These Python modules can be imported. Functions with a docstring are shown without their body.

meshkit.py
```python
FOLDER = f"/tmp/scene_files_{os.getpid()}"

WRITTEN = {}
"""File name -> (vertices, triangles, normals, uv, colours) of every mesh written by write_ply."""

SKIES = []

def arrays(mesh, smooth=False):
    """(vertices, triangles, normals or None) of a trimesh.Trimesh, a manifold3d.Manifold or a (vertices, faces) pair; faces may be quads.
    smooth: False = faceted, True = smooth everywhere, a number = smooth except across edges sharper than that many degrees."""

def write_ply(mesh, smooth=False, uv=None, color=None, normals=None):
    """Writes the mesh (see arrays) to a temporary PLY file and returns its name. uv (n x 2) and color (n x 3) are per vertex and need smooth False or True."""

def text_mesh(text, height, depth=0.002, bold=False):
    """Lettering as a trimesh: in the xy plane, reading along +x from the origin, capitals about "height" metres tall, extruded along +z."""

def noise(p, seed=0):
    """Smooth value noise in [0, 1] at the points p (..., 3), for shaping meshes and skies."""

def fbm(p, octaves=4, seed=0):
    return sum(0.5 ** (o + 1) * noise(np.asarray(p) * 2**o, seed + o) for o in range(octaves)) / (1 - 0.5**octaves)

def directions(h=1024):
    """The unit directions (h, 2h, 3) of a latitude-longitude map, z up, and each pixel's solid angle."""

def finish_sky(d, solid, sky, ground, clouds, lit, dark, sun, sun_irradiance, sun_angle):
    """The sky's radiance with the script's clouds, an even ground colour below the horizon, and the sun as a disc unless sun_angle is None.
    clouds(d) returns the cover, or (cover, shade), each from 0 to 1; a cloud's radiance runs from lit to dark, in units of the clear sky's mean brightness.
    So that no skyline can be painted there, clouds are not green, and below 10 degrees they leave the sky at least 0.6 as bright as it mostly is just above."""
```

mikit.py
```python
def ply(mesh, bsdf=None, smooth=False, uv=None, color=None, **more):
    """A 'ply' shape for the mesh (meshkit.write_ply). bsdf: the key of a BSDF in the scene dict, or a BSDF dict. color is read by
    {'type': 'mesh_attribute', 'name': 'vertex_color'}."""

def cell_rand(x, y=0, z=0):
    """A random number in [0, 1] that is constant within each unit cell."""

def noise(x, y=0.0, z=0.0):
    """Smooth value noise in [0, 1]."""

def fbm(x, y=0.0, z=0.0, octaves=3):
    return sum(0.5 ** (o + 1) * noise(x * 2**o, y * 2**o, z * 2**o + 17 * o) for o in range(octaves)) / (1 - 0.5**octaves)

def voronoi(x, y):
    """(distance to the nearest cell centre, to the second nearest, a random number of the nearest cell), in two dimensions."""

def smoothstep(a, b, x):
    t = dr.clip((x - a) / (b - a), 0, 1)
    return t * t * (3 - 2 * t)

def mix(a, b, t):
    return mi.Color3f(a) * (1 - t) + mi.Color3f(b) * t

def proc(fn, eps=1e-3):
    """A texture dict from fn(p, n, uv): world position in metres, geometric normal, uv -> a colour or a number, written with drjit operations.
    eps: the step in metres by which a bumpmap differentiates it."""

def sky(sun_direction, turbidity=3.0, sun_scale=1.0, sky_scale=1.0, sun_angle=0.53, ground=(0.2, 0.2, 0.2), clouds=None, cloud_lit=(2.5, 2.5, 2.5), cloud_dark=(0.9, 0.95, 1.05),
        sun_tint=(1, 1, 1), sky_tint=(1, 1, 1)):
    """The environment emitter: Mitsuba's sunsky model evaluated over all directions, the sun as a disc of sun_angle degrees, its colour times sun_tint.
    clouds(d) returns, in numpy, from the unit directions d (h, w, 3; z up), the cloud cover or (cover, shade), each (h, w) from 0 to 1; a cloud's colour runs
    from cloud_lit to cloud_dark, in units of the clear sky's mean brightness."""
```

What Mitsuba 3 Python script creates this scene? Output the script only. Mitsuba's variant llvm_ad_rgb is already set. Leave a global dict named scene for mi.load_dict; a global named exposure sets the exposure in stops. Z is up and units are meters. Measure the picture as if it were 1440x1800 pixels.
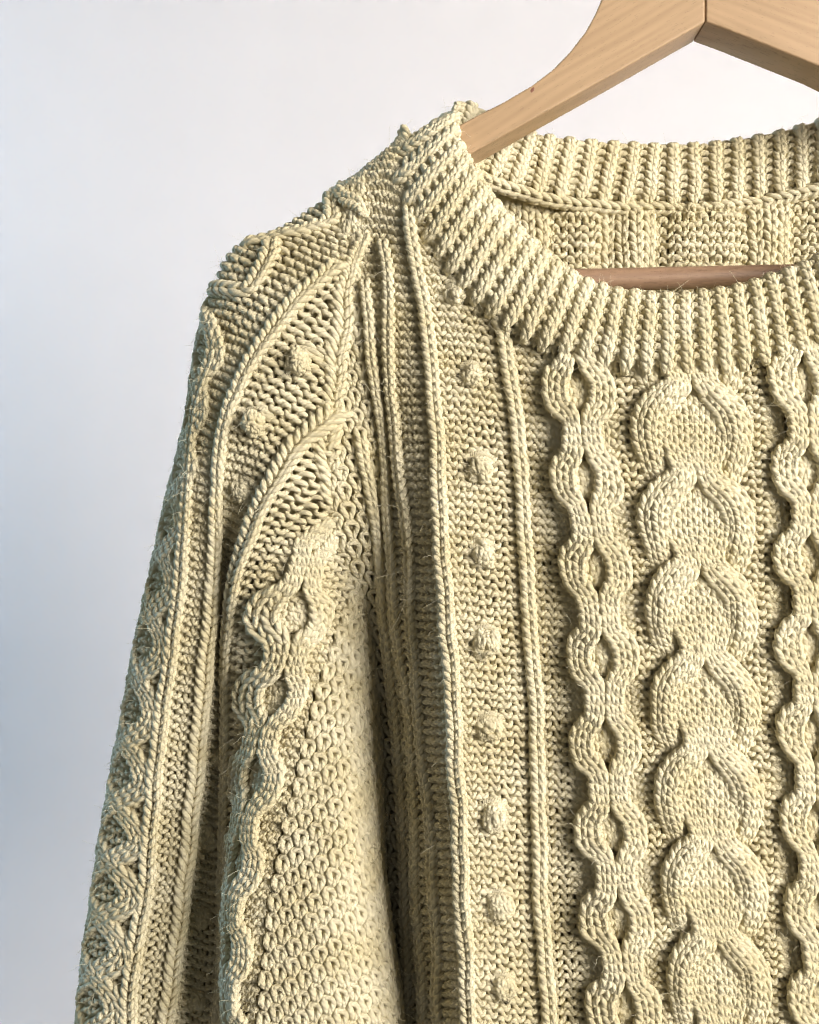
import math, random, numpy as np, trimesh, mitsuba as mi, drjit as dr, mikit, meshkit
from scipy.interpolate import PchipInterpolator, CubicSpline
from scipy.ndimage import map_coordinates, gaussian_filter
from mikit import proc, noise, fbm, smoothstep, mix
T = mi.ScalarTransform4f
rng = np.random.default_rng(7)

# ------------------------------------------------------------------ camera, light
U = 0.00025                      # one unit of the working drawings = 0.25 mm
DC = 1800.0                      # camera distance in those units (0.45 m)
scene, labels = {}, {}
scene['camera'] = dict(type='perspective', fov=2 * math.degrees(math.atan(720 / DC)), fov_axis='x', near_clip=0.01, far_clip=30.0,
                       to_world=T().look_at(origin=[0, -DC * U, 0], target=[0, 0, 0], up=[0, 0, 1]))
exposure = 0.54


def lamp(name, centre, target, w, h, rgb):
    scene[name] = dict(type='rectangle', to_world=T().look_at(origin=centre, target=target, up=[0, 0, 1]) @ T().scale([w / 2, h / 2, 1]),
                       emitter=dict(type='area', radiance=dict(type='rgb', value=list(rgb))))


lamp('window_light', [1.42, -1.33, 0.36], [0, 0.0, 0.0], 0.95, 1.2, (17.5, 16.4, 15.4))
lamp('added_cool_lamp', [-1.9, 0.60, 0.15], [0, 0.98, 0.0], 0.5, 1.6, (3.1, 5.7, 8.3))  # unseen lamp added to turn the left of the wall bluish
scene['room_light'] = dict(type='constant', radiance=dict(type='rgb', value=[0.10, 0.097, 0.093]))
labels['window_light'] = dict(label='bright window pane lighting the sweater from its side', category='window', kind='structure')
labels['added_cool_lamp'] = dict(label='added unseen cool lamp that tints the wall blue', category='window', kind='structure')


# ------------------------------------------------------------------ materials
def wool_colour(p, n, uv):
    a = fbm(p.x * 60, p.y * 60, p.z * 60, 3)
    b = noise(p.x * 700, p.y * 700, p.z * 700)
    c = mix((0.525, 0.463, 0.287), (0.60, 0.546, 0.377), smoothstep(0.3, 0.7, a))
    return c * (0.90 + 0.17 * b)


def ply_bump(p, n, uv):
    return 0.00038 * dr.abs(dr.cos(math.pi * (3 * uv.x + uv.y))) + 0.00006 * noise(uv.x * 26 + uv.y * 9, uv.y * 2.0)


scene['wool'] = dict(type='twosided', bsdf=dict(type='bumpmap', nested_texture=proc(ply_bump, 1e-4), scale=1.0,
                     nested_bsdf=dict(type='principled', base_color=proc(wool_colour), roughness=0.95, specular=0.06, sheen=0.4, sheen_tint=0.4)))
scene['wool_backing'] = dict(type='twosided', bsdf=dict(type='diffuse', reflectance=dict(type='rgb', value=[0.53, 0.475, 0.29])))
scene['fuzz_wool'] = dict(type='twosided', bsdf=dict(type='diffuse', reflectance=dict(type='rgb', value=[0.68, 0.64, 0.47])))


def ref(k):
    return {'type': 'ref', 'id': k}


# ------------------------------------------------------------------ surfaces
def unproject(q):
    """(px, py, depth) of the working drawing -> scene units"""
    k = (DC + q[..., 2]) / DC
    return np.stack([(q[..., 0] - 720) * k, q[..., 2], (900 - q[..., 1]) * k], -1)


class Surface:
    """A cloth sheet through guide lines; guides: list of (u, [(px, py, depth, v), ...])"""
    STEP = 5.0

    def __init__(self, guides, v0, v1, smooth=2.0):
        us = np.array([g[0] for g in guides], float)
        self.v = np.arange(v0, v1 + self.STEP, self.STEP)
        rows = []
        for _, pts in guides:
            p = np.array(pts, float)
            f = PchipInterpolator(p[:, 3], p[:, :3])
            lo, hi = p[0, 3], p[-1, 3]
            q = f(np.clip(self.v, lo, hi))
            d0, d1 = f.derivative()(lo + 1e-3), f.derivative()(hi - 1e-3)
            q += np.minimum(self.v - lo, 0)[:, None] * d0 + np.maximum(self.v - hi, 0)[:, None] * d1
            rows.append(q)
        rows = np.array(rows)
        self.u = np.arange(us[0], us[-1] + self.STEP, self.STEP)
        g = PchipInterpolator(us, rows, axis=0)(np.clip(self.u, us[0], us[-1]))
        if smooth:
            g = np.stack([gaussian_filter(g[..., i], smooth, mode='nearest') if i < 2 else gaussian_filter(g[..., i], smooth * 1.3, mode='nearest') for i in range(3)], -1)
        self.q = g
        self.p = unproject(g)
        tu, tv = np.gradient(self.p, self.STEP, axis=0), np.gradient(self.p, self.STEP, axis=1)
        n = np.cross(tu, tv)
        n /= np.linalg.norm(n, axis=-1, keepdims=True) + 1e-9
        if np.median(n[..., 1]) > 0:
            n = -n
        self.n = n

    def at(self, a, u, v):
        c = [(np.asarray(u) - self.u[0]) / self.STEP, (np.asarray(v) - self.v[0]) / self.STEP]
        return np.stack([map_coordinates(a[..., i], c, order=1, mode='nearest') for i in range(a.shape[-1])], -1)

    def map(self, u, v, h):
        n = self.at(self.n, u, v)
        n /= np.linalg.norm(n, axis=-1, keepdims=True) + 1e-9
        return self.at(self.p, u, v) + n * np.asarray(h)[..., None], n

    def find(self, px, py):
        d = (self.q[..., 0] - px) ** 2 + (self.q[..., 1] - py) ** 2 + 0.02 * np.maximum(self.q[..., 2], 0) ** 1.0
        i, j = np.unravel_index(np.argmin(d), d.shape)
        return self.u[i], self.v[j]

    def sheet(self, inset, keep=None):
        """An added sheet behind the stitches that stops light leaking through, as (vertices, faces)"""
        st = 2
        p = (self.p - self.n * inset)[::st, ::st]
        a, b = p.shape[:2]
        i, j = np.meshgrid(np.arange(a - 1), np.arange(b - 1), indexing='ij')
        f = np.stack([i * b + j, (i + 1) * b + j, (i + 1) * b + j + 1, i * b + j + 1], -1).reshape(-1, 4)
        if keep is not None:
            q = self.q[::st, ::st].reshape(-1, 3)
            k = keep(q[:, 0], q[:, 1])
            f = f[k[f].all(1)]
        return p.reshape(-1, 3), np.vstack([f[:, [0, 1, 2]], f[:, [0, 2, 3]]])


# ------------------------------------------------------------------ yarn
SEG, SIDES = 22, 8


def tubes(C, N, r, turns=11.0, v_off=None):
    """C (m, s, 3) centre lines with one extra point at each end, N surface normals; returns vertices, faces, normals, uv"""
    t = C[:, 2:] - C[:, :-2]
    t /= np.linalg.norm(t, axis=-1, keepdims=True) + 1e-9
    c, n = C[:, 1:-1], N[:, 1:-1]
    b = np.cross(t, n)
    b /= np.linalg.norm(b, axis=-1, keepdims=True) + 1e-9
    n = np.cross(b, t)
    m, s = c.shape[:2]
    ang = np.arange(SIDES + 1) / SIDES * 2 * np.pi
    nrm = np.cos(ang)[None, None, :, None] * n[:, :, None] + np.sin(ang)[None, None, :, None] * b[:, :, None]
    r = np.broadcast_to(np.asarray(r, float), (m, s))
    v = c[:, :, None] + nrm * r[:, :, None, None]
    uu = np.broadcast_to(np.arange(SIDES + 1) / SIDES, (m, s, SIDES + 1))
    vv = np.broadcast_to((np.arange(s) / (s - 1) * turns)[None, :, None], (m, s, SIDES + 1))
    if v_off is not None:
        vv = vv + v_off[:, None, None]
    k = SIDES + 1
    i, j = np.meshgrid(np.arange(s - 1), np.arange(SIDES), indexing='ij')
    q = np.stack([i * k + j, (i + 1) * k + j, (i + 1) * k + j + 1, i * k + j + 1], -1).reshape(-1, 4)
    f = np.vstack([q[:, [0, 2, 1]], q[:, [0, 3, 2]]])
    f = (f[None] + (np.arange(m) * s * k)[:, None, None]).reshape(-1, 3)
    return v.reshape(-1, 3), f, nrm.reshape(-1, 3), np.stack([uu, vv], -1).reshape(-1, 2)


class Batch(list):
    def build(self):
        at = np.cumsum([0] + [len(b[0]) for b in self])
        return (np.vstack([b[0] for b in self]) * U, np.vstack([b[1] + a for b, a in zip(self, at)]),
                np.vstack([b[2] for b in self]), np.vstack([b[3] for b in self]))


LEG = CubicSpline(np.array([0, 0.13, 0.27, 0.5, 0.72, 0.84, 1.0]) * np.pi, [0, 0.30, 0.405, 0.25, 0.085, 0.12, 0.5])


def knit(S, node, types, mask=None, r=5.6, dz=6.6, hy=0.98, ax=0.25, jitter=1.0, mapper=None):
    """node (R, K, 3): (u, v, height) of each stitch on surface S; types (R, K): +1 knit, -1 purl. Row 0 is the top. One open tube per stitch."""
    node = np.array(node, float)
    R, K = node.shape[:2]
    node += rng.normal(size=node.shape) * np.array([0.7, 0.7, 0.6])
    wob = node[..., :1] * 0.031 + node[..., 1:2] * 0.023
    node += 1.0 * np.concatenate([np.sin(wob * 2.1 + 1), np.sin(wob * 1.7 + node[..., 1:2] * 0.05), 0.8 * np.sin(wob * 3.1 + node[..., :1] * 0.06)], -1)
    types = np.asarray(types, float)
    pad = np.pad(node, ((2, 2), (1, 1), (0, 0)), mode='reflect', reflect_type='odd') if min(R, K) > 2 else None
    if pad is None:
        pad = node
        if R > 2:
            pad = np.pad(pad, ((2, 2), (0, 0), (0, 0)), mode='reflect', reflect_type='odd')
        else:
            raise ValueError('too few rows')
        if K > 1:
            pad = np.concatenate([2 * pad[:, :1] - pad[:, 1:2], pad, 2 * pad[:, -1:] - pad[:, -2:-1]], 1)
    tp = np.pad(types, 1, mode='edge')
    rr, kk = np.nonzero(np.ones((R, K), bool) if mask is None else mask)
    if not len(rr):
        return None
    m = len(rr)
    t = np.linspace(-np.pi, np.pi, SEG + 1)
    dt = t[1] - t[0]
    t = np.concatenate([[t[0] - dt], t, [t[-1] + dt]])
    s, s_up, s_l, s_r = tp[rr + 1, kk + 1], tp[rr, kk + 1], tp[rr + 1, kk], tp[rr + 1, kk + 2]
    j = rng.normal(size=(m, 4))
    axj, hyj = np.where(s > 0, max(ax, 0.24), ax) * (1 + 0.12 * j[:, 0]), hy * (1 + 0.05 * j[:, 1])
    env = np.sin((t + np.pi) / 2) ** 2            # zero at the joins, so neighbours still meet
    x = t / (2 * np.pi) + axj[:, None] * np.sin(2 * t)
    xk = LEG(np.abs((t + np.pi) % (2 * np.pi) - np.pi)) * np.sign(np.sin(t) + 1e-12)
    xk = np.where(t > np.pi, 1 - LEG(2 * np.pi - np.abs(t)), np.where(t < -np.pi, LEG(2 * np.pi - np.abs(t)) - 1, xk))
    x = np.where(s[:, None] > 0, 0.9 * xk + 0.1 * x, x)
    y = hy * np.cos(t) + (hyj - hy)[:, None] * env
    c2, s2 = np.cos(t) ** 2, np.sin(t) ** 2
    side = np.where(t < 0, (s_l + s)[:, None] / 2, (s_r + s)[:, None] / 2)
    z = dz * (s[:, None] * s2 - np.where(np.cos(t) > 0, s_up[:, None], side) * c2)
    x = x + 0.02 * jitter * j[:, 2:3] * env
    z = z + 0.6 * jitter * j[:, 3:4] * env
    cr, ck = rr[:, None] - y + 2, kk[:, None] + x + 1
    f = np.stack([map_coordinates(pad[..., i], [cr, ck], order=1, mode='nearest') for i in range(3)], -1)
    P, N = (mapper or S.map)(f[..., 0], f[..., 1], f[..., 2] + z)
    return tubes(P, N, r * (1 + 0.05 * j[:, :1]) * np.where(s[:, None] > 0, 0.86 + 0.26 * np.sin(t[None, 1:-1]) ** 2, 1.04 - 0.10 * np.sin(t[None, 1:-1]) ** 2))


def strip_nodes(path, n, pitch, row, height, crown=0.0, phase=0.0):
    """Stitch nodes of an n wale strip along a uv path (m, 2); height: number or function(fraction along, arc length)"""
    path = np.asarray(path, float)
    d = np.r_[0, np.cumsum(np.linalg.norm(np.diff(path, axis=0), axis=1))]
    L = d[-1]
    R = max(4, int(round(L / row)))
    a = (np.arange(R) + 0.5 + phase) / R * L
    cs = CubicSpline(d, path, axis=0) if len(path) > 2 else None
    c = np.stack([np.interp(a, d, path[:, i]) for i in range(2)], -1) if cs is None else cs(a)
    tg = np.gradient(c, axis=0)
    tg /= np.linalg.norm(tg, axis=1, keepdims=True)
    lat = np.stack([tg[:, 1], -tg[:, 0]], -1)                 # to the right when running down
    k = np.arange(n) - (n - 1) / 2
    if n == 1:
        k3 = np.array([-1, 0, 1.0])
    pit = pitch(a / L, c) if callable(pitch) else np.full(R, float(pitch))
    h = height(a / L, c) if callable(height) else np.full(R, float(height))
    kk = k if n > 1 else k3
    node = np.empty((R, len(kk), 3))
    node[..., :2] = c[:, None] + lat[:, None] * (kk[None, :, None] * pit[:, None, None])
    e = (kk / max((n - 1) / 2, 0.5)) if n > 1 else kk
    cr = crown(a / L)[:, None] if callable(crown) else crown
    node[..., 2] = h[:, None] - cr * e[None] ** 2
    return node, n


def strip(S, path, n=1, pitch=22, row=17, height=6.0, crown=0.0, **more):
    node, n = strip_nodes(path, n, pitch, row, height, crown)
    mask = np.ones(node.shape[:2], bool)
    if n == 1:
        mask[:, [0, 2]] = False
    return knit(S, node, np.ones(node.shape[:2]), mask, **more)


def path_px(S, pts, n=60):
    """A smooth uv path on S through points of the drawing"""
    q = np.array([S.find(*p) for p in pts], float)
    d = np.r_[0, np.cumsum(np.linalg.norm(np.diff(q, axis=0), axis=1))]
    return PchipInterpolator(d, q)(np.linspace(0, d[-1], n))


def inside(poly):
    import shapely
    pg = shapely.Polygon(poly)
    shapely.prepare(pg)
    return lambda x, y: shapely.contains_xy(pg, np.asarray(x, float), np.asarray(y, float))


PARTS = {}


def put(key, batch, bsdf='wool', sheet=None, label=None):
    """One part of the sweater"""
    batch = Batch([b for b in batch if b is not None])
    n, base = 0, key
    while key in scene:
        n += 1
        key = f'{base}_{n:03d}'
    v, f, nr, uv = batch.build()
    path = meshkit.write_ply((v, f), False, uv, None, normals=nr)
    scene[key] = dict(type='ply', filename=path, face_normals=False, bsdf=ref(bsdf))
    PARTS[key] = (v, f, nr)
    if label:
        labels[key] = {'label': label}
    return key


def put_mesh(key, mesh, bsdf, smooth=35, **lab):
    n, base = 0, key
    while key in scene:
        n += 1
        key = f'{base}_{n:03d}'
    scene[key] = mikit.ply(mesh, bsdf, smooth)
    if lab:
        labels[key] = lab
    return key


def ground(S, u0, u1, v0, v1, pitch, row, keep, types, height=0.0, **more):
    ku = np.arange(u0 + pitch / 2, u1, pitch)
    rv = np.arange(v0 + row / 2, v1, row)
    uu, vv = np.meshgrid(ku, rv)
    vv = vv + 2.0 * np.sin(uu * 0.021 + vv * 0.008) + 1.2 * np.sin(uu * 0.05 + 1.3)
    q = S.at(S.q, uu, vv)
    m = keep(q[..., 0], q[..., 1], uu, vv)
    hh = height(uu, vv) if callable(height) else np.full(uu.shape, height)
    ty = types(uu, vv, *np.meshgrid(np.arange(len(ku)), np.arange(len(rv))))
    return knit(S, np.stack([uu, vv, hh], -1), ty, m, **{**dict(ax=0.14, hy=0.94, dz=6.7, r=5.0), **more})


def moss_fan(S, u0, u1, v0, v1, pitch, row, keep, **more):
    """Seed stitch whose wales keep an even spacing in space: they run out at the far edge where the cloth narrows"""
    rv = np.arange(v0, v1, row)
    us = np.arange(u0, u1, 4.0)
    uu, vv = np.meshgrid(us, rv)
    p = S.at(S.p, uu, vv)
    p = np.stack([gaussian_filter(p[..., i], (3, 1), mode='nearest') for i in range(3)], -1)
    s = np.concatenate([np.zeros((len(rv), 1)), np.cumsum(np.linalg.norm(np.diff(p, axis=1), axis=-1), axis=1)], 1)
    K = int(s[:, -1].max() / pitch) + 1
    want = (np.arange(K) + 0.5) * pitch
    nu = np.stack([np.interp(want, s[i], us) for i in range(len(rv))])
    ok = want[None] < s[:, -1:] - pitch
    nv = np.repeat(rv[:, None], K, 1)
    q = S.at(S.q, nu, nv)
    k, r = np.meshgrid(np.arange(K), np.arange(len(rv)))
    return knit(S, np.stack([nu, nv, np.where((k + r) % 2, 3.5, -2.5)], -1), np.where((k + r) % 2, 1, -1), ok & keep(q[..., 0], q[..., 1], nu, nv), **more)


def bobble(S, px, py, size=17.5, squash=0.95):
    """A knitted knot: three wales of stitches wrapped over a small dome, on a round core"""
    u0, v0 = S.find(px, py)
    turn = rng.uniform(-0.35, 0.35)
    size = size * rng.uniform(0.85, 1.15)
    lift = size * 0.36
    c0, n0 = (a[0] for a in S.map(np.array([u0]), np.array([v0]), np.array([lift])))
    pa, _ = S.map(np.array([u0 + 4.0, u0 - 4.0]), np.array([v0, v0]), np.zeros(2))
    eu = pa[0] - pa[1]
    eu -= n0 * (eu @ n0)
    eu /= np.linalg.norm(eu)
    ev = np.cross(n0, eu)
    if ev[2] > 0:
        ev = -ev
    ca, sa = math.cos(turn), math.sin(turn)
    eu, ev = eu * ca + ev * sa, ev * ca - eu * sa

    def mapper(a, b, h):
        ta, tb = a / size, b / size
        d = np.stack([np.sin(ta) * np.cos(tb * 0.6), np.sin(tb), np.cos(ta) * np.cos(tb)], -1)
        d /= np.linalg.norm(d, axis=-1, keepdims=True)
        w = d[..., :1] * eu + d[..., 1:2] * ev + d[..., 2:] * n0
        return c0 + (w - (1 - squash) * (w @ n0)[..., None] * n0) * (size - 5 + h)[..., None], w
    k, r = np.meshgrid(np.arange(-2, 3), np.arange(-2, 3))
    node = np.stack([k * 13.0 + rng.normal(size=k.shape) * 2.0, r * 13.5 + rng.normal(size=k.shape) * 2.5, np.zeros(k.shape) + rng.normal(size=k.shape) * 3.0], -1)
    ty = np.where(rng.random(k.shape) < 0.55, 1, -1)
    b = knit(None, node, ty, None, r=5.2, dz=5.0, hy=0.95, ax=0.18, mapper=mapper)
    core = trimesh.creation.icosphere(2, size * 0.55)
    v = np.array(core.vertices)
    nn = v / np.linalg.norm(v, axis=1, keepdims=True)
    xs = np.linspace(-1, 1, 27)
    brows = []
    for lev in (0, 1):
        wide = size * (1.3 - 0.2 * lev)
        pu = u0 + wide * xs + 2 * lev
        pv = v0 - size * (0.95 + 0.5 * lev) - size * 0.38 * np.cos(xs * np.pi / 2) + size * 0.35
        P, N = S.map(pu, pv, 1.0 + (9.0 - 3 * lev) * np.cos(xs * np.pi / 2) ** 2)
        brows.append(tubes(P[None], N[None], 5.4))
    return [b, *brows, (v + c0, np.array(core.faces), nn, np.zeros((len(v), 2)))]


def chain_cable(S, pts, phase, period=153.0, amp=1.0, height=20.0, row=17.0, taper=0):
    """Two pairs of strands; the front pair swings in and out over the back pair"""
    c = path_px(S, pts, 200)
    d = np.r_[0, np.cumsum(np.linalg.norm(np.diff(c, axis=0), axis=1))]
    s = np.arange(0, d[-1], 6.0)
    c = np.stack([np.interp(s, d, c[:, i]) for i in range(2)], -1)
    tg = np.gradient(c, axis=0)
    tg /= np.linalg.norm(tg, axis=1, keepdims=True)
    lat = np.stack([tg[:, 1], -tg[:, 0]], -1)
    w = np.cos(2 * np.pi * (s - phase) / period)
    w = np.tanh(2.2 * (np.cos(2 * np.pi * (s - phase) / period) - 0.18)) / np.tanh(2.2)
    amp = amp * np.ones(len(s)) if not taper else amp * (0.30 + 0.70 * smoothst(0, taper, s))
    fw = lambda f: np.interp(f * s[-1], s, w)
    out = []
    for side in (-1, 1):
        off = (28.5 + 12.5 * w) * side * amp
        out.append(strip(S, c + lat * off[:, None], 2, lambda f, cc: (18.2 + 3.4 * fw(f)) * np.interp(f * s[-1], s, amp), row, lambda f, cc: (height + 2.5 * (1 - fw(f))) * np.interp(f * s[-1], s, amp) ** 0.7, crown=7.0, r=5.6))
        off = (30 - 20 * w) * side * amp
        out.append(strip(S, c + lat * off[:, None], 2, lambda f, cc: 18 * np.interp(f * s[-1], s, amp), row, lambda f, cc: -3.0 + 4.0 * fw(f), crown=2.0, r=5.3))
    return out


def horseshoe(S, pts, apexes, row=17.0):
    """The wide plait: three wale strands run down the middle, fan outward over the outer ones and run down the edge"""
    c = path_px(S, pts, 200)
    vv = c[:, 1]
    ap = [S.find(*a)[1] for a in apexes]
    out = []
    for side in (-1, 1):
        for i in range(len(ap) - 1):
            P = ap[i + 1] - ap[i]
            tau = np.linspace(-0.12, 1.98, 80)
            v = ap[i] + tau * P
            if v[-1] < 640:
                continue
            off = PchipInterpolator([-0.13, 0.1, 0.6, 0.88, 0.98, 1.14, 1.3, 1.5, 1.75, 2.0], [29, 28, 25, 18, 22, 47, 64, 68, 63, 50])(tau)
            u = np.interp(v, vv, c[:, 0])
            u = np.where(v > vv[-1], c[-1, 0] + (v - vv[-1]) * 0.06, u)
            on = v > 590
            path = np.stack([u + side * off, v], -1)[on]
            d = np.r_[0, np.cumsum(np.linalg.norm(np.diff(path, axis=0), axis=1))]
            ton = tau[on]
            at = lambda f, d=d, ton=ton: np.interp(f * d[-1], d, ton)
            pitch = lambda f, cc, at=at: np.interp(at(f), [-0.12, 0.1, 0.6, 0.88, 1.0, 1.15, 1.3, 1.75, 2], [19, 19.5, 17.5, 12.5, 14, 17.5, 18, 16.5, 14])
            high = lambda f, cc, at=at: np.interp(at(f), [-0.12, 0.05, 0.2, 0.6, 0.9, 1.05, 1.25, 1.5, 1.75, 2], [-8, 2, 9, 11, 14, 23, 24, 21, 13, -3])
            crown = lambda f, at=at: 6.5 * smoothst(0.95, 1.1, at(f))
            out.append(strip(S, path, 3, pitch, row, high, crown=crown, r=5.3))
    return out


def smoothst(a, b, x):
    t = np.clip((x - a) / (b - a), 0, 1)
    return t * t * (3 - 2 * t)


# ------------------------------------------------------------------ guide lines of the cloth (drawing units: 1440 x 1800, depth away from the eye)
def G(u, *pts):
    return (u, [(p[0], p[1], p[2], p[3] if len(p) > 3 else p[1]) for p in pts])


def off(v, k):
    return [(p[0], p[1], p[2], (p[3] if len(p) > 3 else p[1]) - k) for p in v]


body = Surface([
    G(470, (560, 420, 150), (540, 600, 120), (535, 800, 110), (560, 1000, 200), (600, 1300, 360), (640, 1800, 380)),
    G(540, (598, 330, 150, 290), (598, 336, 115, 325), (590, 480, 62), (575, 600, 50), (575, 760, 46), (596, 928, 62), (628, 1100, 200), (650, 1300, 270), (690, 1800, 290)),
    G(600, (630, 312, 150, 270), (630, 312, 110, 305), (612, 480, 50), (612, 600, 42), (630, 760, 50), (660, 928, 92), (677, 1067, 160), (697, 1233, 190), (710, 1400, 205), (722, 1800, 220)),
    G(655, (655, 290, 150, 250), (655, 290, 105, 285), (640, 400, 62), (645, 500, 42), (654, 608, 35), (665, 700, 42), (677, 800, 55), (692, 928, 75), (706, 1094, 105), (719, 1205, 125), (730, 1317, 140), (738, 1500, 150), (750, 1800, 160)),
    G(705, (690, 262, 150, 222), (690, 262, 100, 256), (672, 390, 50), (680, 470, 30), (690, 600, 20), (698, 733, 26), (712, 860, 36), (719, 928, 44), (728, 1067, 60), (736, 1150, 68), (744, 1247, 76), (758, 1400, 84), (768, 1550, 90), (782, 1800, 95)),
    G(790, (716, 300, 70), (722, 385, 32), (735, 480, 12), (752, 580, 2), (760, 680, -6), (768, 790, -12), (775, 900, -16), (781, 1000, -18), (790, 1100, -18), (795, 1200, -18), (800, 1300, -18), (808, 1400, -18), (813, 1500, -18), (818, 1600, -18), (822, 1700, -18), (828, 1850, -18)),
    G(932, *off([(862, 480, 8), (870, 530, 2), (885, 600, 2), (898, 680, 2), (911, 790, 3), (919, 880, 4), (926, 1000, 4), (932, 1100, 4), (938, 1200, 4), (942, 1300, 4), (945, 1400, 4), (948, 1500, 4), (952, 1600, 4), (958, 1700, 4), (967, 1850, 4)], 12)),
    G(1055, *off([(1008, 600, -12), (1016, 700, -18), (1030, 860, -22), (1045, 980, -24), (1053, 1080, -24), (1060, 1180, -24), (1063, 1300, -24), (1071, 1400, -24), (1080, 1500, -24), (1086, 1600, -24), (1095, 1700, -24), (1104, 1850, -24)], 16)),
    G(1230, *off([(1206, 600, -16), (1212, 690, -22), (1219, 850, -28), (1225, 1000, -30), (1231, 1150, -30), (1238, 1316, -30), (1246, 1477, -30), (1254, 1650, -30), (1262, 1850, -30)], 18)),
    G(1415, *off([(1400, 600, -16), (1408, 700, -22), (1414, 850, -28), (1418, 1000, -30), (1420, 1200, -30), (1425, 1400, -30), (1432, 1600, -30), (1440, 1850, -30)], 40)),
    G(1580, *off([(1565, 600, -10), (1575, 850, -24), (1580, 1200, -26), (1590, 1850, -26)], 50)),
], 220, 1900, smooth=2.2)


def arc_guide(u, pts, anchor_v):
    """v by arc length, measured upwards from the last point, whose v is given"""
    p = np.array(pts, float)
    d = np.r_[0, np.cumsum(np.linalg.norm(np.diff(p[:, :2], axis=0), axis=1))]
    v = anchor_v - (d[-1] - d)
    return (u, [(*a, b) for a, b in zip(p, v)])


def va(x, y):
    return y - 0.22 * (x - 400)


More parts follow.
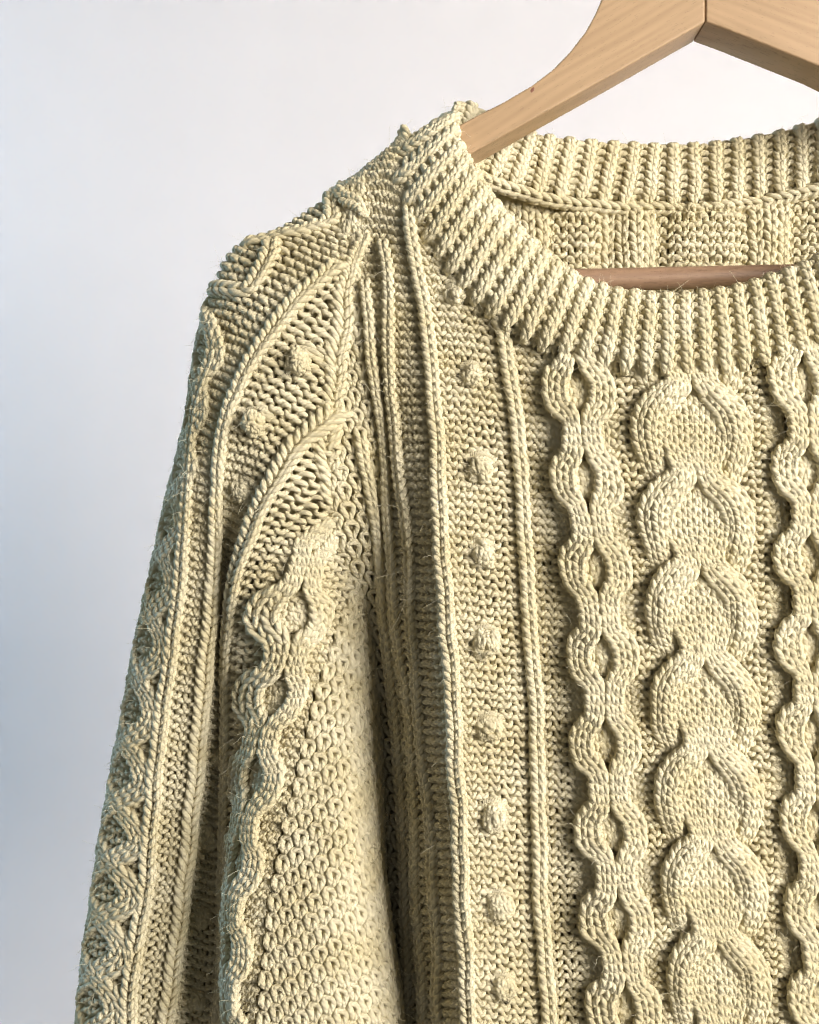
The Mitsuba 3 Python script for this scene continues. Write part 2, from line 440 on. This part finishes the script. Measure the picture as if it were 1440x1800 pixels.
CONTOUR = [(600, 338, 108), (548, 372, 110), (480, 412, 112), (425, 432, 114), (398, 458, 116), (383, 500, 118), (366, 560, 120), (352, 630, 120), (342, 710, 120), (325, 790, 120), (302, 880, 120), (276, 1000, 120),
           (253, 1100, 120), (228, 1240, 120), (206, 1350, 120), (184, 1480, 120), (167, 1600, 120), (153, 1700, 120), (144, 1800, 120), (136, 1880, 120)]
sleeve_guides = [
    (-130, [(p[0] + 25, p[1] + 6, p[2] + 120) for p in CONTOUR]),
    (-50, [(p[0] + 8, p[1] + 2, p[2] + 55) for p in CONTOUR]),
    (0, [(p[0] + 2, p[1] + 2, p[2]) for p in CONTOUR]),
    (45, [(622, 382, 84), (560, 400, 84), (500, 425, 82), (440, 455, 82), (412, 490, 84), (395, 530, 86), (378, 600, 86), (360, 680, 84), (344, 770, 82), (326, 860, 80), (300, 1000, 80), (276, 1120, 80), (250, 1260, 78), (232, 1380, 76), (214, 1520, 74), (196, 1650, 72), (180, 1780, 70), (172, 1880, 70)]),
    (85, [(636, 415, 64), (590, 425, 62), (530, 450, 58), (480, 485, 58), (445, 520, 58), (415, 580, 60), (388, 670, 60), (362, 770, 56), (343, 880, 54), (322, 1025, 52), (306, 1150, 52), (288, 1275, 52), (276, 1400, 50), (262, 1567, 48), (241, 1680, 46), (231, 1786, 44), (224, 1880, 44)]),
    (150, [(640, 440, 44), (592, 467, 40), (535, 515, 34), (479, 583, 32), (427, 671, 34), (402, 733, 36), (389, 800, 38), (382, 880, 40), (370, 1050, 42), (358, 1170, 42), (347, 1300, 42), (328, 1485, 40), (314, 1611, 38), (294, 1767, 36), (282, 1880, 36)]),
    (205, [(640, 520, 50), (600, 575, 36), (530, 645, 20), (462, 740, 18), (430, 830, 30), (412, 920, 58), (400, 1029, 84), (396, 1184, 98), (386, 1329, 100), (366, 1470, 98), (354, 1610, 96), (345, 1760, 94), (338, 1880, 94)]),
    (262, [(640, 690, 60), (590, 722, 34), (545, 760, 14), (500, 812, 2), (470, 870, -4), (447, 928, -4), (424, 1000, 4), (412, 1066, 18), (407, 1170, 40), (406, 1300, 58), (405, 1400, 66), (402, 1500, 70), (398, 1700, 72), (390, 1800, 72), (385, 1880, 72)]),
    (345, [(640, 880, 60), (590, 922, 22), (550, 965, 0), (530, 1030, -14), (521, 1090, -24), (513, 1150, -32), (495, 1220, -38), (473, 1300, -44), (455, 1400, -50), (434, 1500, -54), (422, 1600, -58), (418, 1700, -60), (424, 1800, -62), (428, 1880, -62)]),
    (430, [(668, 900, 130), (645, 950, 86), (618, 1030, 44), (590, 1110, 4), (567, 1180, -28), (547, 1260, -56), (520, 1380, -74), (492, 1500, -84), (470, 1640, -92), (455, 1800, -98), (450, 1880, -98)]),
    (520, [(690, 960, 220), (670, 1030, 150), (648, 1100, 82), (625, 1180, 12), (607, 1270, -40), (590, 1400, -74), (575, 1550, -96), (564, 1700, -106), (560, 1880, -114)]),
    (630, [(720, 1040, 280), (690, 1120, 190), (665, 1220, 100), (653, 1320, 40), (653, 1440, 4), (662, 1560, -14), (680, 1700, -26), (694, 1800, -30), (700, 1880, -30)]),
    (730, [(730, 1100, 340), (700, 1200, 250), (680, 1300, 176), (668, 1400, 120), (668, 1500, 100), (678, 1600, 86), (698, 1740, 74), (712, 1880, 70)]),
    (810, [(730, 1100, 420), (695, 1250, 320), (670, 1400, 240), (660, 1550, 200), (680, 1880, 190)]),
]
sleeve_guides = [(u, [(p[0], p[1], p[2] + 150 * smoothst(640, 1350, p[1])) for p in g]) for u, g in sleeve_guides]
sleeve = Surface([arc_guide(u, p, va(*p[-1][:2])) for u, p in sleeve_guides], 180, 1940, smooth=2.2)

# ------------------------------------------------------------------ front of the sweater
OUTER = [(690, 262), (697, 310), (720, 368), (765, 442), (820, 512), (895, 574), (985, 619), (1080, 642), (1180, 650), (1290, 642), (1370, 624), (1475, 588), (1560, 540)]
INNER = [(772, 186), (798, 216), (813, 265), (848, 325), (900, 393), (960, 449), (1030, 496), (1100, 516), (1180, 522), (1280, 511), (1350, 491), (1440, 455), (1500, 412)]
D_OUT = [92, 70, 40, 14, -4, -16, -24, -32, -36, -36, -36, -36, -30]
D_INN = [104, 74, 44, 24, 8, -4, -12, -16, -18, -18, -16, -12, -6]
hole = np.array([(0.72 * np.array(o) + 0.28 * np.array(i)) for o, i in zip(OUTER, INNER)])
neck_hole = inside([(720, 100)] + [tuple(p) for p in hole] + [(1700, 100)])
armhole_px = [(592, 325), (640, 372), (640, 450), (612, 546), (599, 629), (590, 712), (586, 816), (596, 880), (640, 900), (690, 930), (725, 1100), (760, 1900)]
sleeve_zone = inside([(0, 250)] + armhole_px + [(0, 1950)])
body_cut = inside([(0, 0), (560, 300), (575, 380), (580, 450), (575, 546), (575, 629), (560, 712), (550, 816), (560, 890), (520, 1900), (0, 1900)])


def on_body(px, py, u, v):
    return ~neck_hole(px, py) & ~body_cut(px, py) & (py < 1860) & (px < 1540) & ~(np.abs(u - 1230) < 50) & (py > np.interp(px, [560, 598, 690, 772], [345, 326, 256, 180]))


def body_types(uu, vv, k, r):
    moss = uu < 640
    return np.where(moss, np.where((k + r) % 2, 1, -1), -1)


fr = 'cable_knit_sweater__front'
put(fr, [ground(body, 480, 1580, 230, 1880, 22.5, 16.6, on_body, body_types, height=lambda u, v: -3.0 - 12.0 * (1 - smoothst(30, 56, np.abs(u - 1055))) - 12.0 * (1 - smoothst(30, 56, np.abs(u - 1415))) - 8.0 * (np.abs(u - 1230) < 75))], label='cream front panel in bumpy reverse stitch between its cables')
sv, sf = body.sheet(20, lambda x, y: ~neck_hole(x, y) & ~body_cut(x, y) & (y > np.interp(x, [560, 598, 690, 772], [352, 334, 264, 188])))
put_mesh(fr + '__lining', (sv * U, sf), 'wool_backing', True)  # added sheet against light leaks; the sweater itself has no lining


def vline(S, u, v0, v1, n=60, bend=0, ph=0):
    v = np.linspace(v0, v1, n)
    return np.stack([np.full(n, float(u)) + bend * (np.sin(v / 90.0 + ph) + 0.6 * np.sin(v / 37.0 + 2 * ph)), v], -1)


for u, v0, v1 in ((790, 372, 1880), (932, 505, 1880)):
    put(fr + '__rib', [strip(body, vline(body, u, v0, v1, bend=1.5), 1, 24, 16.8, 9.5, r=5.7, dz=5.5)])
for u, v0 in ((705, 430), (655, 500), (603, 760)):
    put(fr + '__rib', [strip(body, vline(body, u, v0, 1880, bend=5 * math.sin(u), ph=u * 0.7), 1, 23, 16.8, 7.0, r=5.4)])
for x, y in ((800, 520), (830, 662), (845, 825), (848, 975), (852, 1130), (860, 1280), (868, 1435), (877, 1588), (885, 1735), (636, 1164), (655, 1275)):
    put(fr + '__bobble', bobble(body, x, y))
CC = [(1010, 630), (1018, 710), (1030, 850), (1047, 1000), (1057, 1165), (1064, 1310), (1076, 1470), (1086, 1620), (1100, 1790), (1106, 1860)]
put(fr + '__chain_cable', chain_cable(body, CC, 60, period=153.5, amp=0.97), label='narrow chain cable left of the wide plait')
CE = [(1402, 600), (1410, 700), (1414, 850), (1418, 1000), (1421, 1200), (1426, 1400), (1434, 1600), (1442, 1860)]
put(fr + '__chain_cable', chain_cable(body, CE, 75, period=153.5, amp=0.97), label='narrow chain cable cut by the picture edge')
CD = [(1207, 600), (1212, 690), (1219, 850), (1225, 1000), (1231, 1150), (1238, 1316), (1246, 1477), (1254, 1650), (1262, 1860)]
put(fr + '__wide_cable', horseshoe(body, CD, [(1204, 360), (1207, 525), (1211, 684), (1217, 844), (1223, 996), (1230, 1160), (1238, 1316), (1246, 1477), (1254, 1645), (1260, 1810)]), label='wide plaited horseshoe cable')


# ------------------------------------------------------------------ sleeve
def on_sleeve(px, py, u, v):
    return sleeve_zone(px, py) & (py < 1860)


def sleeve_types(uu, vv, k, r):
    return np.where(uu > 424, np.where((k + r) % 2, 1, -1), -1)


sl = 'cable_knit_sweater__sleeve'
put(sl, [ground(sleeve, -70, 425, 190, 1900, 21.5, 16.8, on_sleeve, sleeve_types)], label='gathered cream sleeve hanging in folds')
put(sl + '__moss_panel', [moss_fan(sleeve, 425, 800, 560, 1900, 23.0, 17.2, on_sleeve, r=6.0, dz=5.2, hy=0.92, ax=0.13)], label='knobbly moss stitch panel bulging forward')
sv, sf = sleeve.sheet(20, lambda x, y: sleeve_zone(x, y))
put_mesh(sl + '__lining', (sv * U, sf), 'wool_backing', True)  # same added light stop behind the sleeve stitches
R1 = [(592, 467), (535, 515), (479, 583), (427, 671), (402, 733), (389, 800), (382, 880), (370, 1050), (358, 1170), (347, 1300), (328, 1485), (314, 1611), (294, 1767), (284, 1860)]
R2 = [(590, 722), (545, 760), (500, 812), (470, 870), (447, 928), (424, 1000), (412, 1066), (407, 1170), (406, 1300), (405, 1400), (402, 1500), (398, 1700), (390, 1800), (386, 1860)]
R0 = [(392, 527), (380, 630), (356, 715), (346, 796), (335, 890), (321, 1025), (306, 1150), (288, 1275), (276, 1400), (262, 1567), (241, 1680), (231, 1786), (226, 1850)]
for pts in (R1, R2, R0):
    put(sl + '__rib', [strip(sleeve, path_px(sleeve, pts), 1, 24, 16.8, 9.0, r=5.6)])
for pts in ([(590, 350), (578, 396), (533, 412), (483, 424), (440, 436)], [(482, 428), (470, 470), (446, 508), (395, 527), (372, 545)]):
    put(sl + '__rib', [strip(sleeve, path_px(sleeve, pts), 1, 22, 16.8, 8.0, r=5.4)])
for x, y in ((530, 640), (450, 742), (430, 862), (398, 1029), (394, 1184), (386, 1329), (364, 1470), (354, 1610), (346, 1756)):
    put(sl + '__bobble', bobble(sleeve, x, y))
put(sl + '__chain_cable', chain_cable(sleeve, [(606, 905), (560, 954), (532, 1026), (521, 1090), (513, 1150), (495, 1220), (473, 1300), (455, 1400), (434, 1500), (422, 1600), (418, 1700), (424, 1800), (427, 1860)], 50, period=150, amp=1.0, taper=240))
for ph in (0, 1):
    v = np.arange(600, 1930, 5.0)
    z = 0.5 + 0.5 * np.sin(np.arcsin(0.97 * np.cos(2 * np.pi * (v / 215.0 + 0.5 * ph) + 0.35 * np.sin(v / 130.0)))) 
    put(sl + '__lattice_stitch', [strip(sleeve, np.stack([-22 + 94 * z, v], -1), 2, 16, 16.5, 10.0, crown=3.0, r=5.2)])


# armhole seam: a chain of stitches along the join
put('cable_knit_sweater__shoulder_seam', [strip(sleeve, path_px(sleeve, [(628, 400), (626, 445), (604, 546), (592, 629), (584, 712), (579, 816), (586, 880)]), 1, 20, 17, 2.5, r=5.6)])
put('cable_knit_sweater__shoulder_seam', [strip(body, path_px(body, [(600, 342), (618, 356), (645, 380)]), 1, 22, 17, 9.0, r=5.8)])


# ------------------------------------------------------------------ neckband
def band(I, O, dI, dO, bulge, roll):
    """Surface across a ribbed band: u along it, v from the outer edge (0) up to the free edge and over"""
    I, O = np.array(I, float), np.array(O, float)
    mid = (I + O) / 2
    u = np.r_[0, np.cumsum(np.linalg.norm(np.diff(mid, axis=0), axis=1))]
    W = np.linalg.norm(I - O, axis=1)
    out = []
    for k in range(len(I)):
        i, o, a, b, w = I[k], O[k], dI[k], dO[k], W[k]
        e = (o - i) / w
        pts = [(*(o + e * 14), b + 16, -14), (*o, b, 0), (*(o - e * w * 0.22), b + (a - b) * 0.22 - bulge * 0.8, 0.24 * w), (*(o - e * w * 0.5), (a + b) / 2 - bulge, 0.52 * w), (*(o - e * w * 0.85), a - bulge * 0.7, 0.86 * w),
               (*(i), a + 6, 1.05 * w), (*(i + e * 8), a + roll, 1.05 * w + 26), (*(i + e * 50), a + roll + 8, 1.05 * w + 70)]
        out.append((u[k], [(p[0], p[1], p[2], p[3] * 134.0 / w if 0 < p[3] <= 1.05 * w else (p[3] if p[3] <= 0 else p[3] - 1.05 * w + 1.05 * 134)) for p in pts]))
    return Surface(out, -14, 210, smooth=1.3), u[-1]


def ribbed(S, L, key, pitch, v0, v1, row, kh=7.0, ph=-4.5, label=None, u0=0, soft=1.0):
    ku = np.arange(u0 + pitch / 2, L, pitch)
    rv = np.arange(v1, v0, -row)
    uu, vv = np.meshgrid(ku, rv)
    k = np.arange(len(ku))
    ty = np.broadcast_to(np.where(k % 2, 1, -1), uu.shape)
    hh = np.where(ty > 0, kh, ph) * np.clip(soft + (uu - 60) / 600.0, soft, 1) * np.clip(1.55 - vv / 134.0, 0.45, 1) + rng.normal(size=uu.shape) * 0.5
    vv = vv + rng.normal(size=len(ku))[None] * 1.5
    node = np.stack([uu + 0.0, vv, hh], -1)
    more = dict(r=5.6, dz=5.4, hy=0.97, ax=0.24)
    put(key, [knit(S, node, ty, ty < 0, **more)], label=label)
    for j in k[1::2]:
        m = np.zeros(ty.shape, bool)
        m[:, j] = True
        put(key + '__rib', [knit(S, node, ty, m, **more)])
    sv, sf = S.sheet(20, lambda x, y: (x > 850) | (y > 255))
    put_mesh(key + '__lining', (sv * U, sf), 'wool_backing', True)  # added sheet blocking light behind the band, no real layer of it


I2 = [(820, 208), (802, 201)] + [(800, 226)] + INNER[2:]
O2 = [(748, 232), (724, 240)] + OUTER[1:]
neck, L = band(I2, O2, [165, 125] + D_INN[1:], [170, 130] + D_OUT[1:], 20, 34)
ribbed(neck, L, 'cable_knit_sweater__neckband', 16.4, 9, 204, 17.6, kh=5.0, ph=-3.4, soft=0.35, u0=22, label='thick ribbed crew neckband')

IB = [(800, 178), (850, 198), (900, 226), (935, 240), (1000, 250), (1100, 258), (1200, 260), (1300, 250), (1380, 235), (1440, 218), (1520, 188)]
OB = [(780, 260), (820, 288), (862, 310), (905, 327), (980, 346), (1080, 357), (1200, 360), (1300, 352), (1380, 338), (1440, 324), (1520, 300)]
back, LB = band(IB, OB, [150, 185, 215, 232, 248, 262, 268, 268, 262, 255, 240], [130, 165, 195, 215, 235, 252, 260, 260, 252, 245, 230], 6, 34)
ribbed(back, LB, 'cable_knit_sweater__back_neckband', 19.0, 2, 172, 17.5, kh=7, ph=-5, label='inside of the ribbed neckband at the nape')
for dv, h in ((-2, 9), (-16, 5)):
    v = np.linspace(0, LB - 4, 80)
    put('cable_knit_sweater__neck_seam', [strip(back, np.stack([v, np.full(80, dv - 2.0)], -1), 1, 17, 17, h, r=5.2)])

inner_back = Surface([G(u, *[(u, y, d) for y, d in ((300, 262), (370, 258), (520, 250), (640, 250))]) for u in (800, 900, 1000, 1200, 1400, 1560)], 300, 640, smooth=1)


def back_types(uu, vv, k, r):
    s = np.full(uu.shape, -1)
    for a, b in ((880, 962), (1068, 1160), (1308, 1388)):
        s[(uu > a) & (uu < b)] = 1
    return s


OBf = np.array(OB)


def back_height(u, v):
    edges = np.array([840, 880, 962, 1068, 1160, 1308, 1388, 1500])
    d = np.min(np.abs(u[..., None] + 6 * np.sin(v[..., None] * 0.04 + 1) - edges), -1)
    return 13 * np.tanh(d / 26.0) - 9 + 7 * np.sin(u * 0.055 + v * 0.07) * np.sin(v * 0.06 - u * 0.02)


put('cable_knit_sweater__back', [ground(inner_back, 800, 1540, 300, 560, 23.5, 18, lambda px, py, u, v: py > np.interp(px, OBf[:, 0], OBf[:, 1]) + 6, back_types, height=back_height, r=5.9)], label='inside of the back panel below the nape')
sv, sf = inner_back.sheet(20, lambda x, y: y > np.interp(x, OBf[:, 0], OBf[:, 1]))
put_mesh('cable_knit_sweater__back__lining', (sv * U, sf), 'wool_backing', True)  # added light stop behind the inner back stitches
edge = np.array([(p[0] + 25, p[1] + 6, p[2] + 118 + 150 * smoothst(640, 1350, p[1])) for p in CONTOUR] + [(130, 1960, 388)], float)
rear = np.stack([edge + np.array([0, 0, -10]), edge + np.array([60, 0, 50]), edge * [0, 1, 0] + [1600, 0, 330]], 0)
rear[1, :, 2] = np.linspace(230, 430, len(edge))
rp = unproject(np.vstack([rear.reshape(-1, 3)]))
ne = len(edge)
i, j = np.meshgrid(np.arange(2), np.arange(ne - 1), indexing='ij')
q = np.stack([i * ne + j, (i + 1) * ne + j, (i + 1) * ne + j + 1, i * ne + j + 1], -1).reshape(-1, 4)
put_mesh('cable_knit_sweater__back_outside', (rp * U, q), 'wool_backing', True)
labels['cable_knit_sweater'] = dict(label='cream cable knit wool sweater with bobbles hanging on the wooden hanger', category='sweater')


# ------------------------------------------------------------------ loose fibres standing off the yarn
def fibres(count, lo, hi, rad, SG=6):
    keys = [k for k in PARTS if 'lining' not in k]
    w = np.array([len(PARTS[k][0]) for k in keys], float)
    pick = rng.choice(len(keys), count, p=w / w.sum())
    P, D = [], []
    for i in pick:
        v, f, n = PARTS[keys[i]]
        j = rng.integers(len(v))
        P.append(v[j] / U)
        D.append(n[j])
    P, D = np.array(P), np.array(D)
    D = D + rng.normal(size=D.shape) * 0.7
    D /= np.linalg.norm(D, axis=1, keepdims=True)
    L = rng.uniform(lo, hi, count) ** 1.0
    bend = rng.normal(size=D.shape) * 0.9 + np.array([0, 0, -0.25])
    b2 = rng.normal(size=D.shape) * 0.5
    s = np.linspace(-0.08, 1, SG + 1)[None, :, None]
    C = P[:, None] + L[:, None, None] * (D[:, None] * s + bend[:, None] * s ** 2 * 0.6 + b2[:, None] * np.sin(s * 5) * 0.25)
    t = np.gradient(C, axis=1)
    t /= np.linalg.norm(t, axis=-1, keepdims=True)
    a = np.cross(t, [0.3, 0.5, 0.8])
    a /= np.linalg.norm(a, axis=-1, keepdims=True)
    b = np.cross(t, a)
    ang = np.arange(3) * 2 * np.pi / 3
    rr = rad * np.linspace(1, 0.5, SG + 1)[None, :, None, None]
    V = C[:, :, None] + rr * (np.cos(ang)[:, None] * a[:, :, None] + np.sin(ang)[:, None] * b[:, :, None])
    i, j = np.meshgrid(np.arange(SG), np.arange(3), indexing='ij')
    q = np.stack([i * 3 + j, (i + 1) * 3 + j, (i + 1) * 3 + (j + 1) % 3, i * 3 + (j + 1) % 3], -1).reshape(-1, 4)
    f = np.vstack([q[:, [0, 1, 2]], q[:, [0, 2, 3]]])
    return V.reshape(-1, 3) * U, (f[None] + (np.arange(count) * 3 * (SG + 1))[:, None, None]).reshape(-1, 3)


v1, f1 = fibres(36000, 4, 17, 0.34, 4)
v2, f2 = fibres(1500, 12, 34, 0.26)
put_mesh('cable_knit_sweater__wool_fuzz', (np.vstack([v1, v2]), np.vstack([f1, f2 + len(v1)])), 'fuzz_wool', False, kind='stuff')

for x, y in ((757, 706), (770, 884), (1064, 1402)):
    u, v = body.find(x, y)
    c, n = (a[0] for a in body.map(np.array([u]), np.array([v]), np.array([16.0])))
    lint = []
    for _ in range(8):
        w = c + np.cumsum(rng.normal(size=(7, 3)) * 2.2, axis=0) * np.array([1, 0.5, 1])
        w = CubicSpline(np.arange(7), w)(np.linspace(0, 6, 16))
        lint.append(tubes(w[None], np.repeat(n[None, None], 16, 1), 0.5))
    put('cable_knit_sweater__lint', lint, 'white_lint', label='tuft of white lint caught on the rib')
scene['white_lint'] = dict(type='twosided', bsdf=dict(type='diffuse', reflectance=dict(type='rgb', value=[0.8, 0.8, 0.78])))

# ------------------------------------------------------------------ hanger
def wood(base, dark, seed, axis):
    ax = np.array(axis, float)
    ax /= np.linalg.norm(ax)
    s = np.cross(ax, [0, 1, 0.0])

    def f(p, n, uv):
        a = (p.x * ax[0] + p.z * ax[2])
        b = (p.x * s[0] + p.z * s[2]) + 0.35 * p.y
        w = noise(a * 10, b * 60, seed) * 3.0
        g = 0.5 + 0.5 * dr.sin(b * 1500 + w * 4.0 + 6 * noise(a * 25, b * 120, seed + 3))
        pores = smoothstep(0.66, 0.80, noise(a * 420, b * 5200, p.y * 1500 + seed))
        t = 0.30 * g + 0.55 * noise(a * 30, b * 700, seed + 9)
        c = mix(base, dark, t)
        return c * (1 - 0.20 * pores)
    return f


for nm, base, dark, ax in (('beech', (0.41, 0.28, 0.16), (0.315, 0.205, 0.11), (0.86, 0, 0.5)), ('beech_right', (0.39, 0.26, 0.145), (0.30, 0.195, 0.103), (0.9, 0, -0.35)), ('brown_bar', (0.31, 0.195, 0.12), (0.19, 0.115, 0.07), (1, 0, 0.02))):
    scene[nm] = dict(type='twosided', bsdf=dict(type='principled', base_color=proc(wood(base, dark, len(nm), ax)), roughness=0.48, specular=0.4))
scene['dark_knot'] = dict(type='principled', base_color=dict(type='rgb', value=[0.16, 0.055, 0.025]), roughness=0.6)


def plate(outline, d0, d1, bev=3.0, tilt=None):
    """An outline of the drawing (at depth d0) made into a board that runs back to depth d1, its edges rounded"""
    import shapely
    pg = shapely.Polygon(outline).simplify(0.05)
    k = (DC + d0) / DC
    rings = []
    for inset, dep in ((bev, d0), (bev * 0.3, d0 + bev * 0.35), (0, d0 + bev), (0, d1 - bev), (bev * 0.3, d1 - bev * 0.35), (bev, d1)):
        p = pg.buffer(-inset, join_style=1) if inset else pg
        c = np.array(p.exterior.coords)[:-1]
        rings.append((c, dep))
    n = 400
    pts = []
    for c, dep in rings:
        cc = np.vstack([c, c[:1]])
        d = np.r_[0, np.cumsum(np.linalg.norm(np.diff(cc, axis=0), axis=1))]
        # start at the point farthest along a fixed direction, so the rings correspond
        q = np.stack([np.interp(np.linspace(0, d[-1], n, endpoint=False), d, cc[:, i]) for i in range(2)], -1)
        ref_ang = np.arctan2(q[:, 1] - c[:, 1].mean(), q[:, 0] - c[:, 0].mean())
        pts.append((q, dep))
    base = pts[2][0]
    V = []
    for q, dep in pts:
        j = np.argmin(((base[:, None] - q[None]) ** 2).sum(-1), axis=1)
        qq = q[j]
        V.append(np.stack([(qq[:, 0] - 720) * k, np.full(n, dep), (900 - qq[:, 1]) * k], -1))
    V = np.array(V)
    F = []
    for a in range(len(V) - 1):
        i = np.arange(n)
        F.append(np.stack([a * n + i, a * n + (i + 1) % n, (a + 1) * n + (i + 1) % n, (a + 1) * n + i], -1))
    F = np.vstack(F)
    F = np.vstack([F[:, [0, 1, 2]], F[:, [0, 2, 3]]])
    v = V.reshape(-1, 3)
    import mapbox_earcut as me
    for a, flip in ((0, False), (len(V) - 1, True)):
        t = me.triangulate_float64(np.ascontiguousarray(V[a][:, [0, 2]]), np.array([n], np.uint32)).reshape(-1, 3).astype(int)
        F = np.vstack([F, t + a * n])
    m = trimesh.Trimesh(v * U, F, process=False)
    trimesh.repair.fix_normals(m)
    return m


arm_l = [(1240, -60), (1240, 38), (1180, 72), (1080, 129), (960, 196), (880, 241), (826, 272), (700, 360), (600, 430), (480, 490), (465, 465), (560, 420), (660, 348), (740, 276), (795, 226), (830, 207), (884, 180), (935, 150), (972, 122), (1003, 90), (1030, 55), (1048, 22), (1062, -12), (1080, -60)]
arm_r = [(1240.9, -60), (1240.9, 38), (1290, 56), (1360, 84), (1440, 116), (1560, 175), (1800, 300), (1800, 240), (1600, 130), (1480, 20), (1440, -60)]
put_mesh('wooden_hanger__arm', plate(arm_l, 84, 166), 'beech', 30, label='left arm of pale beech with a small knot')
put_mesh('wooden_hanger__arm', plate(arm_r, 84, 166), 'beech_right', 30, label='right arm of pale beech')
bar = trimesh.creation.cylinder(radius=21, height=1100, sections=48)
bar.apply_transform(trimesh.transformations.rotation_matrix(math.pi / 2 - 0.022, [0, 1, 0]))
bar.apply_translation([560, 125, 441])
bar.apply_scale(U)
put_mesh('wooden_hanger__bar', bar, 'brown_bar', 30, label='round dark brown cross bar')
kn = trimesh.creation.icosphere(3, 1.0)
kn.apply_scale([3.0, 1.2, 6.0])
kn.apply_transform(trimesh.transformations.rotation_matrix(0.5, [0, 1, 0]))
kq = unproject(np.array([936.0, 158, 84.5]))
kn.apply_translation(kq)
kn.apply_scale(U)
put_mesh('wooden_hanger__knot', kn, 'dark_knot', True, label='small dark knot in the arm')
labels['wooden_hanger'] = dict(label='pale beech coat hanger with a dark brown bar inside the sweater neck', category='hanger')

# ------------------------------------------------------------------ wall
def plaster(p, n, uv):
    a = fbm(p.x * 9, p.z * 9, 0.0, 3)
    return mi.Color3f(0.80, 0.775, 0.775) * (0.985 + 0.03 * a)


def plaster_bump(p, n, uv):
    return 0.0006 * fbm(p.x * 60, p.z * 60, 0.0, 3)


scene['plaster'] = dict(type='twosided', bsdf=dict(type='bumpmap', nested_texture=proc(plaster_bump, 1e-3), scale=1.0, nested_bsdf=dict(type='diffuse', reflectance=proc(plaster))))
wall = trimesh.Trimesh([[-4, 1.0, -1.6], [4, 1.0, -1.6], [4, 1.0, 1.6], [-4, 1.0, 1.6]], [[0, 1, 2], [0, 2, 3]], process=False)
scene['wall'] = mikit.ply(wall, 'plaster', False, uv=[[0, 0], [1, 0], [1, 1], [0, 1]])
labels['wall'] = dict(label='plain pale wall behind the sweater', category='wall', kind='structure')
print('triangles', sum(len(p[1]) for p in PARTS.values()))
